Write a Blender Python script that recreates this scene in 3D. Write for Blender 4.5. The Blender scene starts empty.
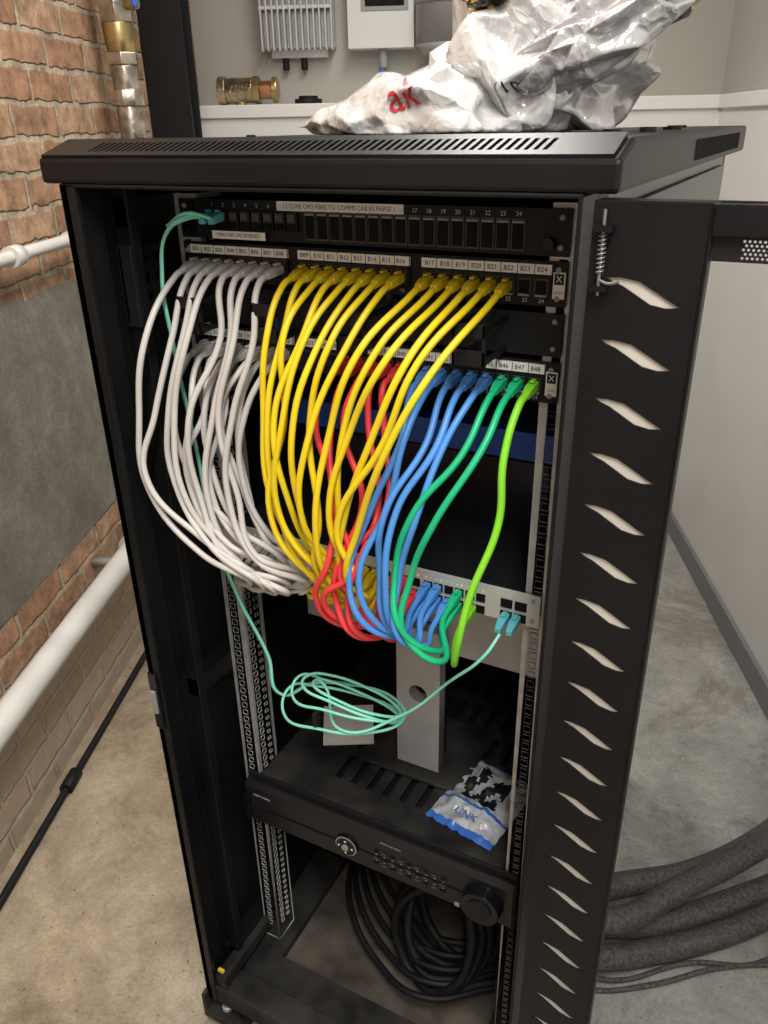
import bpy, bmesh, math, random
from mathutils import Vector, Matrix, noise
from mathutils.bvhtree import BVHTree
random.seed(7)
scene = bpy.context.scene
try:
    scene.view_settings.view_transform = 'Standard'
    scene.view_settings.look = 'None'
except Exception:
    pass
COL = scene.collection
PHI = math.atan2(.39, .92)      # room axes are rotated relative to the cabinet

# ------------------------------------------------------------------ materials
def M(name, col, rough=.5, metal=0., var=.0, scale=20, bump=0., bscale=60, spec=.5, trans=0., emit=0., col2=None, coat=0.):
    m = bpy.data.materials.new(name); m.use_nodes = True
    nt = m.node_tree; b = nt.nodes['Principled BSDF']
    b.inputs['Base Color'].default_value = (*col, 1)
    b.inputs['Roughness'].default_value = rough
    b.inputs['Metallic'].default_value = metal
    b.inputs['Specular IOR Level'].default_value = spec
    b.inputs['Transmission Weight'].default_value = trans
    b.inputs['Coat Weight'].default_value = coat
    if emit:
        b.inputs['Emission Color'].default_value = (*col, 1); b.inputs['Emission Strength'].default_value = emit
    tc = nt.nodes.new('ShaderNodeTexCoord')
    if var or col2:
        n = nt.nodes.new('ShaderNodeTexNoise'); n.inputs['Scale'].default_value = scale; n.inputs['Detail'].default_value = 6
        nt.links.new(tc.outputs['Object'], n.inputs['Vector'])
        r = nt.nodes.new('ShaderNodeValToRGB'); r.color_ramp.elements[0].position = .35; r.color_ramp.elements[1].position = .65
        c1 = tuple(max(0, c*(1-var)) for c in col); c2 = col2 if col2 else tuple(min(1, c*(1+var)) for c in col)
        r.color_ramp.elements[0].color = (*c1, 1); r.color_ramp.elements[1].color = (*c2, 1)
        nt.links.new(n.outputs['Fac'], r.inputs['Fac']); nt.links.new(r.outputs['Color'], b.inputs['Base Color'])
    if bump:
        n2 = nt.nodes.new('ShaderNodeTexNoise'); n2.inputs['Scale'].default_value = bscale; n2.inputs['Detail'].default_value = 5
        nt.links.new(tc.outputs['Object'], n2.inputs['Vector'])
        bp = nt.nodes.new('ShaderNodeBump'); bp.inputs['Strength'].default_value = bump; bp.inputs['Distance'].default_value = .01
        nt.links.new(n2.outputs['Fac'], bp.inputs['Height']); nt.links.new(bp.outputs['Normal'], b.inputs['Normal'])
    return m

BLACK = M('black_powder_coat', (.007,.007,.008), .40, var=.2, scale=8, spec=.24)
BLACKG = M('black_gloss', (.006,.006,.008), .25, spec=.32)
BLACKM = M('black_matte_plastic', (.009,.009,.011), .55, spec=.28)
DARK = M('dark_recess', (.003,.003,.003), .7, spec=.2)
DUSTY = M('dusty_black_steel', (.013,.013,.014), .6, var=.4, scale=14, col2=(.038,.036,.034), spec=.3)
GALV = M('galvanised_steel', (.48,.48,.48), .42, .45, var=.15, scale=40)
SILVER = M('silver_paint', (.44,.45,.47), .35, .3, var=.05)
GREYP = M('grey_plastic', (.28,.28,.28), .5)
LABEL = M('label_white', (.85,.85,.83), .55)
INK = M('label_ink', (.02,.02,.02), .6)
PRINT = M('panel_print', (.6,.6,.6), .6)
WHITEC = M('cable_white', (.60,.58,.565), .42)
YELC = M('cable_yellow', (.82,.62,.015), .40)
REDC = M('cable_red', (.80,.05,.06), .40)
BLUEC = M('cable_blue', (.08,.29,.74), .40)
GRNC = M('cable_green', (.01,.46,.21), .40)
LIMEC = M('cable_lime', (.23,.68,.03), .40)
AQUAC = M('cable_aqua', (.25,.74,.58), .42)
AQUAP = M('aqua_plug', (.10,.42,.50), .4)
WPIPE = M('white_pipe_paint', (.70,.69,.67), .4, var=.08, scale=9)
BRASS = M('brass', (.50,.38,.18), .3, .9, var=.25, scale=20)
CHROME = M('dirty_nickel', (.50,.45,.38), .28, .85, var=.4, scale=25, bump=.2, bscale=40)
FOIL = M('tarnished_brass', (.42,.33,.22), .3, .9, var=.5, scale=22, bump=.5, bscale=45)
COPPER = M('copper', (.5,.25,.14), .35, .9, var=.2)
BLUEH = M('blue_handle', (.04,.12,.5), .4)
BOXWH = M('enclosure_white', (.64,.65,.64), .45)
ALU = M('cast_aluminium', (.58,.58,.58), .5, .2, var=.05)
DUCT = M('grey_vessel', (.33,.33,.33), .45, .2)
SLEEVE = M('braided_sleeve', (.040,.040,.043), .48, var=.5, scale=160, bump=.45, bscale=320, col2=(.095,.093,.09))
LEDG = M('led_green', (.25,.7,.1), .4, emit=.35)
LEDY = M('led_amber', (.9,.65,.1), .4, emit=.5)
YTAG = M('yellow_tag', (.75,.55,.03), .5)
BLUEB = M('blue_band', (.03,.12,.56), .3)  # blue band along the top edge of the display
SCREEN = M('screen_dark', (.006,.006,.008), .25)
CARD = M('paper_card', (.55,.53,.5), .7)

# ------------------------------------------------------------------ helpers
def empty(name, rot=0.):
    e = bpy.data.objects.new(name, None); e.empty_display_size = .05
    e.rotation_euler.z = rot; COL.objects.link(e); return e

def link(o, parent):
    COL.objects.link(o)
    if parent is not None: o.parent = parent
    return o

class MB:
    def __init__(s): s.v=[]; s.f=[]; s.m=[]; s.mats=[]
    def mi(s, mat):
        if mat not in s.mats: s.mats.append(mat)
        return s.mats.index(mat)
    def add(s, vs, fs, mat, T=None):
        o=len(s.v); k=s.mi(mat)
        for v in vs:
            v=Vector(v); s.v.append(T@v if T else v)
        for f in fs: s.f.append([i+o for i in f]); s.m.append(k)
        return s
    def box(s, lo, hi, mat, T=None):
        x0,y0,z0=lo; x1,y1,z1=hi
        vs=[(x0,y0,z0),(x1,y0,z0),(x1,y1,z0),(x0,y1,z0),(x0,y0,z1),(x1,y0,z1),(x1,y1,z1),(x0,y1,z1)]
        fs=[(0,3,2,1),(4,5,6,7),(0,1,5,4),(1,2,6,5),(2,3,7,6),(3,0,4,7)]
        return s.add(vs,fs,mat,T)
    def prism(s, prof, x0, x1, mat, T=None):   # prof in (y,z)
        n=len(prof); vs=[(x0,y,z) for y,z in prof]+[(x1,y,z) for y,z in prof]
        fs=[tuple(range(n)),tuple(range(2*n-1,n-1,-1))]
        for i in range(n):
            j=(i+1)%n; fs.append((i,i+n,j+n,j))
        return s.add(vs,fs,mat,T)
    def cyl(s, p, q, r, mat, n=20, r2=None, T=None):
        p=Vector(p); q=Vector(q); d=(q-p).normalized(); r2=r if r2 is None else r2
        a=d.orthogonal().normalized(); b=d.cross(a); vs=[]
        for i in range(n):
            t=2*math.pi*i/n; vs.append(p+(a*math.cos(t)+b*math.sin(t))*r)
        for i in range(n):
            t=2*math.pi*i/n; vs.append(q+(a*math.cos(t)+b*math.sin(t))*r2)
        fs=[tuple(range(n-1,-1,-1)),tuple(range(n,2*n))]
        for i in range(n):
            j=(i+1)%n; fs.append((i,j,j+n,i+n))
        return s.add(vs,fs,mat,T)
    def obj(s, name, parent=None, bevel=0., smooth=False, rot=None):
        me=bpy.data.meshes.new(name); me.from_pydata([tuple(v) for v in s.v],[],s.f)
        for m in s.mats: me.materials.append(m)
        for p,k in zip(me.polygons,s.m): p.material_index=k
        bm=bmesh.new(); bm.from_mesh(me); bmesh.ops.recalc_face_normals(bm,faces=bm.faces); bm.to_mesh(me); bm.free()
        o=bpy.data.objects.new(name,me); link(o,parent)
        if rot is not None: o.rotation_euler.z=rot
        if bevel:
            b=o.modifiers.new('bevel','BEVEL'); b.width=bevel; b.segments=2; b.limit_method='ANGLE'
        if smooth:
            for p in me.polygons: p.use_smooth = len(p.vertices)==4
        return o

def box(name, lo, hi, mat, parent=None, bevel=0., rot=None):
    return MB().box(lo,hi,mat).obj(name,parent,bevel,rot=rot)

def tube(name, paths, r, mat, parent=None, rot=None, res=10):
    cu=bpy.data.curves.new(name,'CURVE'); cu.dimensions='3D'; cu.bevel_depth=r; cu.bevel_resolution=3; cu.resolution_u=res
    cu.use_fill_caps=True
    for pts in paths:
        sp=cu.splines.new('BEZIER'); sp.bezier_points.add(len(pts)-1)
        for bp,p in zip(sp.bezier_points,pts):
            bp.co=p; bp.handle_left_type='AUTO'; bp.handle_right_type='AUTO'
    cu.materials.append(mat)
    o=bpy.data.objects.new(name,cu); link(o,parent)
    if rot is not None: o.rotation_euler.z=rot
    return o

def plate(name, outline, holes, th, Mx, mat, parent=None):
    cu=bpy.data.curves.new(name,'CURVE'); cu.dimensions='2D'; cu.fill_mode='BOTH'; cu.extrude=th/2
    for poly in [outline]+holes:
        sp=cu.splines.new('POLY'); sp.points.add(len(poly)-1)
        for p,c in zip(sp.points,poly): p.co=(c[0],c[1],0,1)
        sp.use_cyclic_u=True
    t=bpy.data.objects.new('tmp',cu); COL.objects.link(t)
    dg=bpy.context.evaluated_depsgraph_get(); dg.update()
    me=bpy.data.meshes.new_from_object(t.evaluated_get(dg)); bpy.data.objects.remove(t)
    me.transform(Mx); me.name=name; me.materials.clear(); me.materials.append(mat)
    o=bpy.data.objects.new(name,me); return link(o,parent)

def rect(x0,y0,x1,y1): return [(x0,y0),(x1,y0),(x1,y1),(x0,y1)]
def XZ(y):   # plate local (x,y)->(X,Z), facing -Y
    return Matrix(((1,0,0,0),(0,0,-1,y),(0,1,0,0),(0,0,0,1)))
def YZ(x):   # local x->Y, y->Z at X=x
    return Matrix(((0,0,1,x),(1,0,0,0),(0,1,0,0),(0,0,0,1)))
def text(name, body, size, loc, mat, parent, align='CENTER', rotx=math.pi/2, sx=1.):
    cu=bpy.data.curves.new(name,'FONT'); cu.body=body; cu.size=size; cu.align_x=align; cu.align_y='CENTER'
    cu.materials.append(mat); cu.resolution_u=2
    o=bpy.data.objects.new(name,cu); o.location=loc; o.rotation_euler=(rotx,0,0); o.scale=(sx,1,1); return link(o,parent)
def lerp(a,b,t): return a+(b-a)*t

# ------------------------------------------------------------------ room
def brick_mat():
    m=bpy.data.materials.new('old_brick_wall'); m.use_nodes=True; nt=m.node_tree; N=nt.nodes; L=nt.links
    b=N['Principled BSDF']; b.inputs['Roughness'].default_value=.85
    tc=N.new('ShaderNodeTexCoord'); sp=N.new('ShaderNodeSeparateXYZ'); L.new(tc.outputs['Object'],sp.inputs[0])
    cb=N.new('ShaderNodeCombineXYZ'); L.new(sp.outputs['Y'],cb.inputs['X']); L.new(sp.outputs['Z'],cb.inputs['Y'])
    wn=N.new('ShaderNodeTexNoise'); wn.inputs['Scale'].default_value=18; wn.inputs['Detail'].default_value=5; wn.inputs['Roughness'].default_value=.65; L.new(tc.outputs['Object'],wn.inputs['Vector'])
    sub=N.new('ShaderNodeVectorMath'); sub.operation='MULTIPLY_ADD'; L.new(wn.outputs['Color'],sub.inputs[0]); sub.inputs[1].default_value=(.028,.028,0); L.new(cb.outputs[0],sub.inputs[2])
    br=N.new('ShaderNodeTexBrick'); L.new(sub.outputs[0],br.inputs['Vector'])
    br.inputs['Scale'].default_value=1; br.inputs['Brick Width'].default_value=.225; br.inputs['Row Height'].default_value=.075
    br.inputs['Mortar Size'].default_value=.009; br.inputs['Mortar Smooth'].default_value=.5; br.inputs['Bias'].default_value=-.1
    br.inputs['Color1'].default_value=(.37,.195,.11,1); br.inputs['Color2'].default_value=(.50,.325,.21,1); br.inputs['Mortar'].default_value=(.47,.39,.29,1)
    n=N.new('ShaderNodeTexNoise'); n.inputs['Scale'].default_value=22; n.inputs['Detail'].default_value=10; n.inputs['Roughness'].default_value=.78; L.new(tc.outputs['Object'],n.inputs['Vector'])
    nr=N.new('ShaderNodeMapRange'); nr.inputs['From Min'].default_value=.3; nr.inputs['From Max'].default_value=.7; L.new(n.outputs['Fac'],nr.inputs['Value'])
    mx=N.new('ShaderNodeMixRGB'); mx.blend_type='OVERLAY'; mx.inputs[0].default_value=.7; L.new(br.outputs['Color'],mx.inputs[1]); L.new(nr.outputs[0],mx.inputs[2])
    n3=N.new('ShaderNodeTexNoise'); n3.inputs['Scale'].default_value=7; n3.inputs['Detail'].default_value=7; L.new(tc.outputs['Object'],n3.inputs['Vector'])
    def zramp(z0,z1,amp):
        a=N.new('ShaderNodeMath'); a.operation='MULTIPLY_ADD'; L.new(n3.outputs['Fac'],a.inputs[0]); a.inputs[1].default_value=amp; L.new(sp.outputs['Z'],a.inputs[2])
        r=N.new('ShaderNodeMapRange'); r.inputs['From Min'].default_value=z0+amp*.5; r.inputs['From Max'].default_value=z1+amp*.5; L.new(a.outputs[0],r.inputs['Value']); return r
    lowr=zramp(.32,.38,.18)
    inv=N.new('ShaderNodeMath'); inv.operation='MULTIPLY_ADD'; L.new(lowr.outputs[0],inv.inputs[0]); inv.inputs[1].default_value=-.6; inv.inputs[2].default_value=.6
    wash=N.new('ShaderNodeMixRGB'); L.new(inv.outputs[0],wash.inputs[0]); L.new(mx.outputs[0],wash.inputs[1]); wash.inputs[2].default_value=(.60,.53,.43,1)
    up=zramp(.50,.507,.03); dn=zramp(1.15,1.158,.05)
    band=N.new('ShaderNodeMath'); band.operation='SUBTRACT'; L.new(up.outputs[0],band.inputs[0]); L.new(dn.outputs[0],band.inputs[1])
    cr=N.new('ShaderNodeValToRGB'); e=cr.color_ramp.elements; e[0].position=.36; e[0].color=(.15,.14,.12,1); e[1].position=.74; e[1].color=(.42,.38,.31,1)
    x=cr.color_ramp.elements.new(.52); x.color=(.225,.21,.18,1)
    n4=N.new('ShaderNodeTexNoise'); n4.inputs['Scale'].default_value=5; n4.inputs['Detail'].default_value=12; n4.inputs['Roughness'].default_value=.82; L.new(tc.outputs['Object'],n4.inputs['Vector']); L.new(n4.outputs['Fac'],cr.inputs['Fac'])
    fin=N.new('ShaderNodeMixRGB'); L.new(band.outputs[0],fin.inputs[0]); L.new(wash.outputs[0],fin.inputs[1]); L.new(cr.outputs[0],fin.inputs[2]); L.new(fin.outputs[0],b.inputs['Base Color'])
    ib=N.new('ShaderNodeMath'); ib.operation='SUBTRACT'; ib.inputs[0].default_value=1; L.new(band.outputs[0],ib.inputs[1])
    h=N.new('ShaderNodeMath'); h.operation='MULTIPLY'; L.new(br.outputs['Fac'],h.inputs[0]); L.new(ib.outputs[0],h.inputs[1])
    h2=N.new('ShaderNodeMath'); h2.operation='MULTIPLY_ADD'; L.new(n.outputs['Fac'],h2.inputs[0]); h2.inputs[1].default_value=.9
    neg=N.new('ShaderNodeMath'); neg.operation='MULTIPLY'; L.new(h.outputs[0],neg.inputs[0]); neg.inputs[1].default_value=-1; L.new(neg.outputs[0],h2.inputs[2])
    bp=N.new('ShaderNodeBump'); bp.inputs['Strength'].default_value=.9; bp.inputs['Distance'].default_value=.012; L.new(h2.outputs[0],bp.inputs['Height']); L.new(bp.outputs[0],b.inputs['Normal'])
    return m
def floor_mat():
    m=bpy.data.materials.new('dusty_concrete_floor'); m.use_nodes=True; nt=m.node_tree; N=nt.nodes; L=nt.links
    b=N['Principled BSDF']; b.inputs['Roughness'].default_value=.55
    tc=N.new('ShaderNodeTexCoord'); sp=N.new('ShaderNodeSeparateXYZ'); L.new(tc.outputs['Object'],sp.inputs[0])
    def noi(s,d=8,r=.6,dist=0):
        n=N.new('ShaderNodeTexNoise'); n.inputs['Scale'].default_value=s; n.inputs['Detail'].default_value=d; n.inputs['Roughness'].default_value=r; n.inputs['Distortion'].default_value=dist; L.new(tc.outputs['Object'],n.inputs['Vector']); return n
    a=noi(6,15,.80,.3); c=noi(150,4,.8); st=noi(2.6,14,.85,.4); spk=noi(90,2,.5)
    r1=N.new('ShaderNodeValToRGB'); e=r1.color_ramp.elements; e[0].position=.36; e[0].color=(.25,.195,.135,1); e[1].position=.64; e[1].color=(.48,.395,.29,1); L.new(a.outputs['Fac'],r1.inputs['Fac'])
    r2=N.new('ShaderNodeValToRGB'); e=r2.color_ramp.elements; e[0].position=.36; e[0].color=(.21,.205,.19,1); e[1].position=.64; e[1].color=(.40,.39,.365,1); L.new(a.outputs['Fac'],r2.inputs['Fac'])
    mr=N.new('ShaderNodeMapRange'); mr.inputs['From Min'].default_value=-.55; mr.inputs['From Max'].default_value=.25; L.new(sp.outputs['X'],mr.inputs['Value'])
    mx=N.new('ShaderNodeMixRGB'); L.new(mr.outputs[0],mx.inputs[0]); L.new(r1.outputs[0],mx.inputs[1]); L.new(r2.outputs[0],mx.inputs[2])
    ov=N.new('ShaderNodeMixRGB'); ov.blend_type='OVERLAY'; ov.inputs[0].default_value=.55; L.new(mx.outputs[0],ov.inputs[1]); L.new(c.outputs['Fac'],ov.inputs[2])
    rs=N.new('ShaderNodeValToRGB'); e=rs.color_ramp.elements; e[0].position=.42; e[0].color=(.62,.59,.55,1); e[1].position=.50; e[1].color=(1,1,1,1); L.new(st.outputs['Fac'],rs.inputs['Fac'])
    mu=N.new('ShaderNodeMixRGB'); mu.blend_type='MULTIPLY'; mu.inputs[0].default_value=.8; L.new(ov.outputs[0],mu.inputs[1]); L.new(rs.outputs[0],mu.inputs[2])
    rp=N.new('ShaderNodeValToRGB'); e=rp.color_ramp.elements; e[0].position=.27; e[0].color=(.35,.32,.28,1); e[1].position=.31; e[1].color=(1,1,1,1); L.new(spk.outputs['Fac'],rp.inputs['Fac'])
    mu2=N.new('ShaderNodeMixRGB'); mu2.blend_type='MULTIPLY'; mu2.inputs[0].default_value=.9; L.new(mu.outputs[0],mu2.inputs[1]); L.new(rp.outputs[0],mu2.inputs[2]); L.new(mu2.outputs[0],b.inputs['Base Color'])
    bp=N.new('ShaderNodeBump'); bp.inputs['Strength'].default_value=.15; bp.inputs['Distance'].default_value=.005; L.new(a.outputs['Fac'],bp.inputs['Height']); L.new(bp.outputs[0],b.inputs['Normal'])
    return m
WALLW=M('white_wall_paint',(.68,.68,.665),.5,var=.04,scale=3,bump=.03,bscale=80)
WALLG=M('greige_wall_paint',(.41,.395,.36),.6,var=.03,scale=3)
WALLR=M('grey_wall_paint',(.44,.43,.41),.6,var=.03,scale=3)
LEDGE=M('ledge_white',(.74,.735,.72),.5)
SKIRT=M('grey_skirting',(.17,.17,.18),.5)
CEIL=M('ceiling_white',(.75,.75,.74),.8)
SL,SR=-.875,1.02; WF,WB=-2.6,2.2
R=PHI
box('floor',(SL-.1,WF-.1,-.1),(1.4,2.7,0),floor_mat(),rot=R)
box('ceiling',(SL-.1,WF-.1,2.65),(1.4,2.7,2.75),CEIL,rot=R)
box('wall_left',(SL-.1,WF-.1,0),(SL,2.7,2.65),brick_mat(),rot=R)
box('wall_right',(SR,WF,0),(1.3,WB,1.57),WALLW,rot=R)
box('wall_right_upper',(1.105,WF,1.57),(1.3,2.6,2.65),WALLR,rot=R)
box('wall_back',(SL,WB,0),(1.3,2.5,1.56),WALLW,rot=R)
box('wall_back_upper',(SL,2.5,1.57),(1.3,2.6,2.65),WALLG,rot=R)
box('trim_1',(SL,WB-.012,1.53),(1.105,2.5,1.572),LEDGE,rot=R,bevel=.003)
box('trim_2',(SR-.012,WF,1.53),(1.105,WB-.012,1.572),LEDGE,rot=R,bevel=.003)
box('wall_front',(SL,WF-.1,0),(1.3,WF,2.65),WALLW,rot=R)
box('baseboard_right',(SR-.014,WF,0),(SR,WB,.08),SKIRT,rot=R,bevel=.003)
box('baseboard_back',(SL,WB-.014,0),(SR-.014,WB,.08),SKIRT,rot=R,bevel=.003)

c=empty('steel_column',R)
MB().box((SL+.005,1.90,0),(-.735,1.912,2.65),BLACKM).box((SL+.005,1.99,0),(-.735,2.002,2.65),BLACKM).box((-.80,1.912,0),(-.79,1.99,2.65),BLACKM).box((SL+.002,1.88,0),(-.72,2.01,.02),BLACKM).obj('flanges',c)

p=empty('white_waste_pipe',R)
tube('pipe',[[(-.790,-2.2,.415),(-.790,.5,.415),(-.790,2.0,.415)]],.032,WPIPE,p)
mb=MB()
mb.cyl((-.790,1.03,.415),(-.790,1.10,.415),.042,WPIPE,28)
for w in (-.9,.95): mb.box((SL,w-.012,.405),(-.80,w+.012,.425),GREYP)
mb.obj('sockets',p,smooth=True)
p=empty('small_white_pipe',R)
tube('pipe',[[(-.82,-2.2,1.262),(-.82,.3,1.262),(-.82,1.12,1.262)]],.014,WPIPE,p)
MB().cyl((-.82,1.04,1.262),(-.82,1.08,1.262),.019,WPIPE).cyl((-.82,1.12,1.262),(-.82,1.15,1.262),.019,BRASS).cyl((-.875,1.06,1.262),(-.82,1.06,1.262),.008,BRASS)\
  .cyl((-.82,.76,1.262),(-.82,.80,1.262),.022,WPIPE).cyl((-.875,.78,1.262),(-.82,.78,1.262),.009,BRASS).cyl((-.875,.78,1.262),(-.865,.78,1.262),.026,BRASS).obj('fittings',p,smooth=True)
p=empty('skirting_cable',R)
tube('cable',[[(-.835,-2.2,.012),(-.830,-1.0,.012),(-.836,-.2,.012),(-.833,.3,.012),(-.829,.9,.012),(-.832,1.85,.012)]],.009,BLACKM,p)
MB().cyl((-.832,.50,.013),(-.832,.56,.013),.017,BLACKM).obj('joint',p,smooth=True)
p=empty('riser_pipe_with_valve',R)
X,Y=-.80,1.53
mb=MB().cyl((X,Y,0),(X,Y,1.50),.022,COPPER).cyl((X,Y,1.44),(X,Y,1.56),.036,CHROME).cyl((X,Y,1.56),(X,Y,1.60),.045,CHROME,8).cyl((X,Y,1.60),(X,Y,1.66),.036,CHROME).cyl((X,Y,1.66),(X,Y,1.69),.044,CHROME,6)
mb.cyl((X,Y,1.69),(X,Y,1.76),.038,BRASS,20,.044).cyl((X,Y,1.76),(X,Y,1.82),.048,CHROME,6).cyl((X,Y,1.82),(X,Y,1.92),.036,CHROME).cyl((X,Y,1.92),(X,Y,1.96),.046,BRASS,6).cyl((X,Y,1.95),(X,Y,2.65),.024,COPPER)
mb.cyl((X,Y,1.80),(X+.07,Y-.03,1.80),.014,BRASS)
mb.obj('valve_body',p,smooth=True,bevel=.002)
MB().box((X+.058,Y-.045,1.79),(X+.072,Y-.02,1.90),BLUEH).obj('lever',p,bevel=.004)
p=empty('copper_pipe',R)
tube('pipe',[[(-.83,1.05,2.65),(-.83,1.05,2.0),(-.83,1.08,1.93),(-.83,1.2,1.91),(-.83,1.88,1.91)]],.016,COPPER,p)

h=empty('finned_power_unit',R)
mb=MB().box((-.60,2.44,1.76),(-.33,2.498,2.15),ALU).box((-.57,2.46,1.73),(-.36,2.498,1.76),ALU)
for i in range(13):
    x=-.595+i*.0215; mb.box((x,2.40,1.75),(x+.006,2.44,2.12),ALU)
mb.box((-.60,2.405,1.88),(-.33,2.44,1.892),ALU).cyl((-.52,2.47,1.69),(-.52,2.47,1.73),.012,BLACKM).cyl((-.45,2.47,1.69),(-.45,2.47,1.73),.012,BLACKM).obj('fins_and_case',h,bevel=.002)
h=empty('meter_enclosure',R)
MB().box((-.275,2.40,1.75),(-.035,2.498,2.15),BOXWH).box((-.21,2.394,1.88),(-.07,2.402,2.06),DARK).box((-.225,2.397,1.865),(-.055,2.4005,2.075),GREYP).cyl((-.15,2.44,1.69),(-.15,2.44,1.75),.016,GREYP).obj('case',h,bevel=.008)
tube('blue_cord',[[(-.15,2.44,1.72),(-.16,2.43,1.66),(-.19,2.42,1.61),(-.18,2.40,1.582)]],.009,BLUEH,h)
h=empty('pressure_vessel',R)
MB().cyl((.10,2.33,1.75),(.10,2.33,2.2),.125,DUCT,40).cyl((.10,2.33,1.72),(.10,2.33,1.75),.10,DUCT,40,.125).cyl((.10,2.33,1.87),(.10,2.33,1.885),.131,DUCT,40).cyl((.10,2.33,1.574),(.10,2.33,1.72),.02,GREYP).obj('tank',h,smooth=True)
h=empty('brass_pipe_fitting',R)
mb=MB().cyl((-.75,2.33,1.622),(-.72,2.33,1.622),.048,FOIL,8).cyl((-.72,2.33,1.622),(-.62,2.33,1.622),.042,FOIL,20).cyl((-.62,2.33,1.622),(-.595,2.33,1.622),.048,BRASS,6).cyl((-.595,2.33,1.622),(-.55,2.33,1.622),.030,COPPER).cyl((-.55,2.33,1.622),(-.53,2.33,1.622),.042,BRASS,24)
mb.cyl((-.67,2.33,1.572),(-.67,2.33,1.60),.02,BRASS).obj('fitting',h,bevel=.003)
h=empty('black_pipe_cap',R)
MB().cyl((-.42,2.33,1.572),(-.42,2.33,1.59),.05,BLACKM,28).cyl((-.42,2.33,1.59),(-.42,2.33,1.60),.035,BLACKM,28).obj('cap',h,bevel=.002)

# ------------------------------------------------------------------ cabinet
cab=empty('server_rack_cabinet')
F=-.14; BK=.82; HX=.285; ZT=1.449; ZB=.05
cap=MB().prism([(F,ZT),(F,ZT+.025),(F+.043,ZT+.039),(BK,ZT+.039),(BK,ZT)],-.31,.312,BLACK)
cap.obj('top_cap',cab,bevel=.004)
L0=Vector((0,F+.001,ZT+.0265)); up=Vector((0,.043,.0150)).normalized()
nrm=Vector((1,0,0)).cross(up)
T=Matrix(((1,up.x,nrm.x,L0.x),(0,up.y,nrm.y,L0.y),(0,up.z,nrm.z,L0.z),(0,0,0,1)))
holes=[]
x=-.245
while x<.250:
    holes.append([(x,.010),(x+.0042,.010),(x+.0072,.034),(x+.003,.034)]); x+=.0078
plate('vent_strip',rect(-.305,0.001,.305,.045),holes,.003,T,BLACK,cab)
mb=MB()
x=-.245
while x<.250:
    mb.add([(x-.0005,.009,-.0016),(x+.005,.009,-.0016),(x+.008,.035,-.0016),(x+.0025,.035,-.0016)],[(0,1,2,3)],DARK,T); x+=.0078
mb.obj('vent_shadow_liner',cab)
mb=MB()
for i in range(30):
    y=.24+i*.016; mb.box((.3118,y,ZT+.008),(.3132,y+.006,ZT+.030),DARK)
for x,y in ((-.2,.1),(.2,.1),(0,.4),(.26,.35),(.26,-.05),(-.26,-.03),(.24,.6)):
    mb.cyl((x,y,ZT+.039),(x,y,ZT+.0425),.006,BLACKG,12)
for i in range(3): mb.cyl((.27,.0+.17*i,ZT+.039),(.27,.0+.17*i,ZT+.044),.009,BLACKG,16)
mb.obj('cap_details',cab)
fr=MB()
fr.box((-HX,F,ZB),(-HX+.012,F+.045,ZT),BLACK).box((-HX,F,ZB),(-HX+.022,F+.008,ZT),BLACK).box((-HX+.012,F+.06,ZB),(-HX+.035,F+.075,ZT),BLACK)
fr.box((HX-.004,F,ZB),(HX,F+.055,ZT),BLACK).box((HX-.014,F+.055,ZB),(HX,F+.085,ZT),BLACK)
for sx in (-1,1):
    a,b=sorted((sx*HX,sx*(HX-.03))); fr.box((a,BK-.03,ZB),(b,BK,ZT),BLACK)
fr.box((-HX,F,ZT-.004),(HX,F+.03,ZT),BLACK).box((-HX,F+.002,ZB),(HX,F+.05,ZB+.045),DUSTY).box((-HX,BK-.03,ZB),(HX,BK,ZB+.05),BLACK)
fr.obj('frame',cab,bevel=.0015)
box('left_side_panel',(-HX,F+.045,ZB),(-HX+.003,BK-.03,ZT),BLACK,cab)
box('right_side_panel',(HX-.003,F+.085,ZB),(HX,BK-.03,ZT),BLACKG,cab)
MB().box((HX,F+.06,ZB+.02),(HX+.006,BK-.05,ZT-.02),BLACKG).box((HX+.006,.25,1.30),(HX+.010,.33,1.33),BLACKM).obj('right_side_skin',cab,bevel=.002)
box('rear_door',(-HX+.03,BK-.02,ZB+.05),(HX-.03,BK-.012,ZT-.005),BLACK,cab)
FLOORSHADE=M('dusty_shade_pan',(.055,.045,.036),.8,var=.4,scale=12,col2=(.12,.10,.08))  # dusty brown, kept dark to paint shade on the floor under the opening
mb=MB().box((-HX,F+.05,ZB),(-.20,BK-.03,ZB+.02),DUSTY).box((.20,F+.05,ZB),(HX,BK-.03,ZB+.02),DUSTY).box((-.20,F+.05,ZB),(.20,-.02,ZB+.02),DUSTY).box((-.20,.34,ZB),(.20,BK-.03,ZB+.02),DUSTY)
mb.box((-.22,-.04,ZB-.008),(.22,.36,ZB-.002),FLOORSHADE)  # added dark sheet covering the lit floor below the base opening
for sx in (-1,1):
    for y in (F+.03,BK-.06):
        mb.cyl((sx*.245,y,0),(sx*.245,y,.012),.026,BLACKM,20).cyl((sx*.245,y,.012),(sx*.245,y,ZB),.009,GALV,10)
mb.obj('base',cab,bevel=.001)
MB().box((-HX-.004,F-.012,.012),(-.20,F+.06,.03),DUSTY).box((-HX-.004,F-.012,.03),(-HX+.004,F+.06,.075),DUSTY).cyl((-.25,F+.01,.03),(-.25,F+.01,.04),.01,GALV,10).obj('stabiliser_bracket',cab,bevel=.002)
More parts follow.
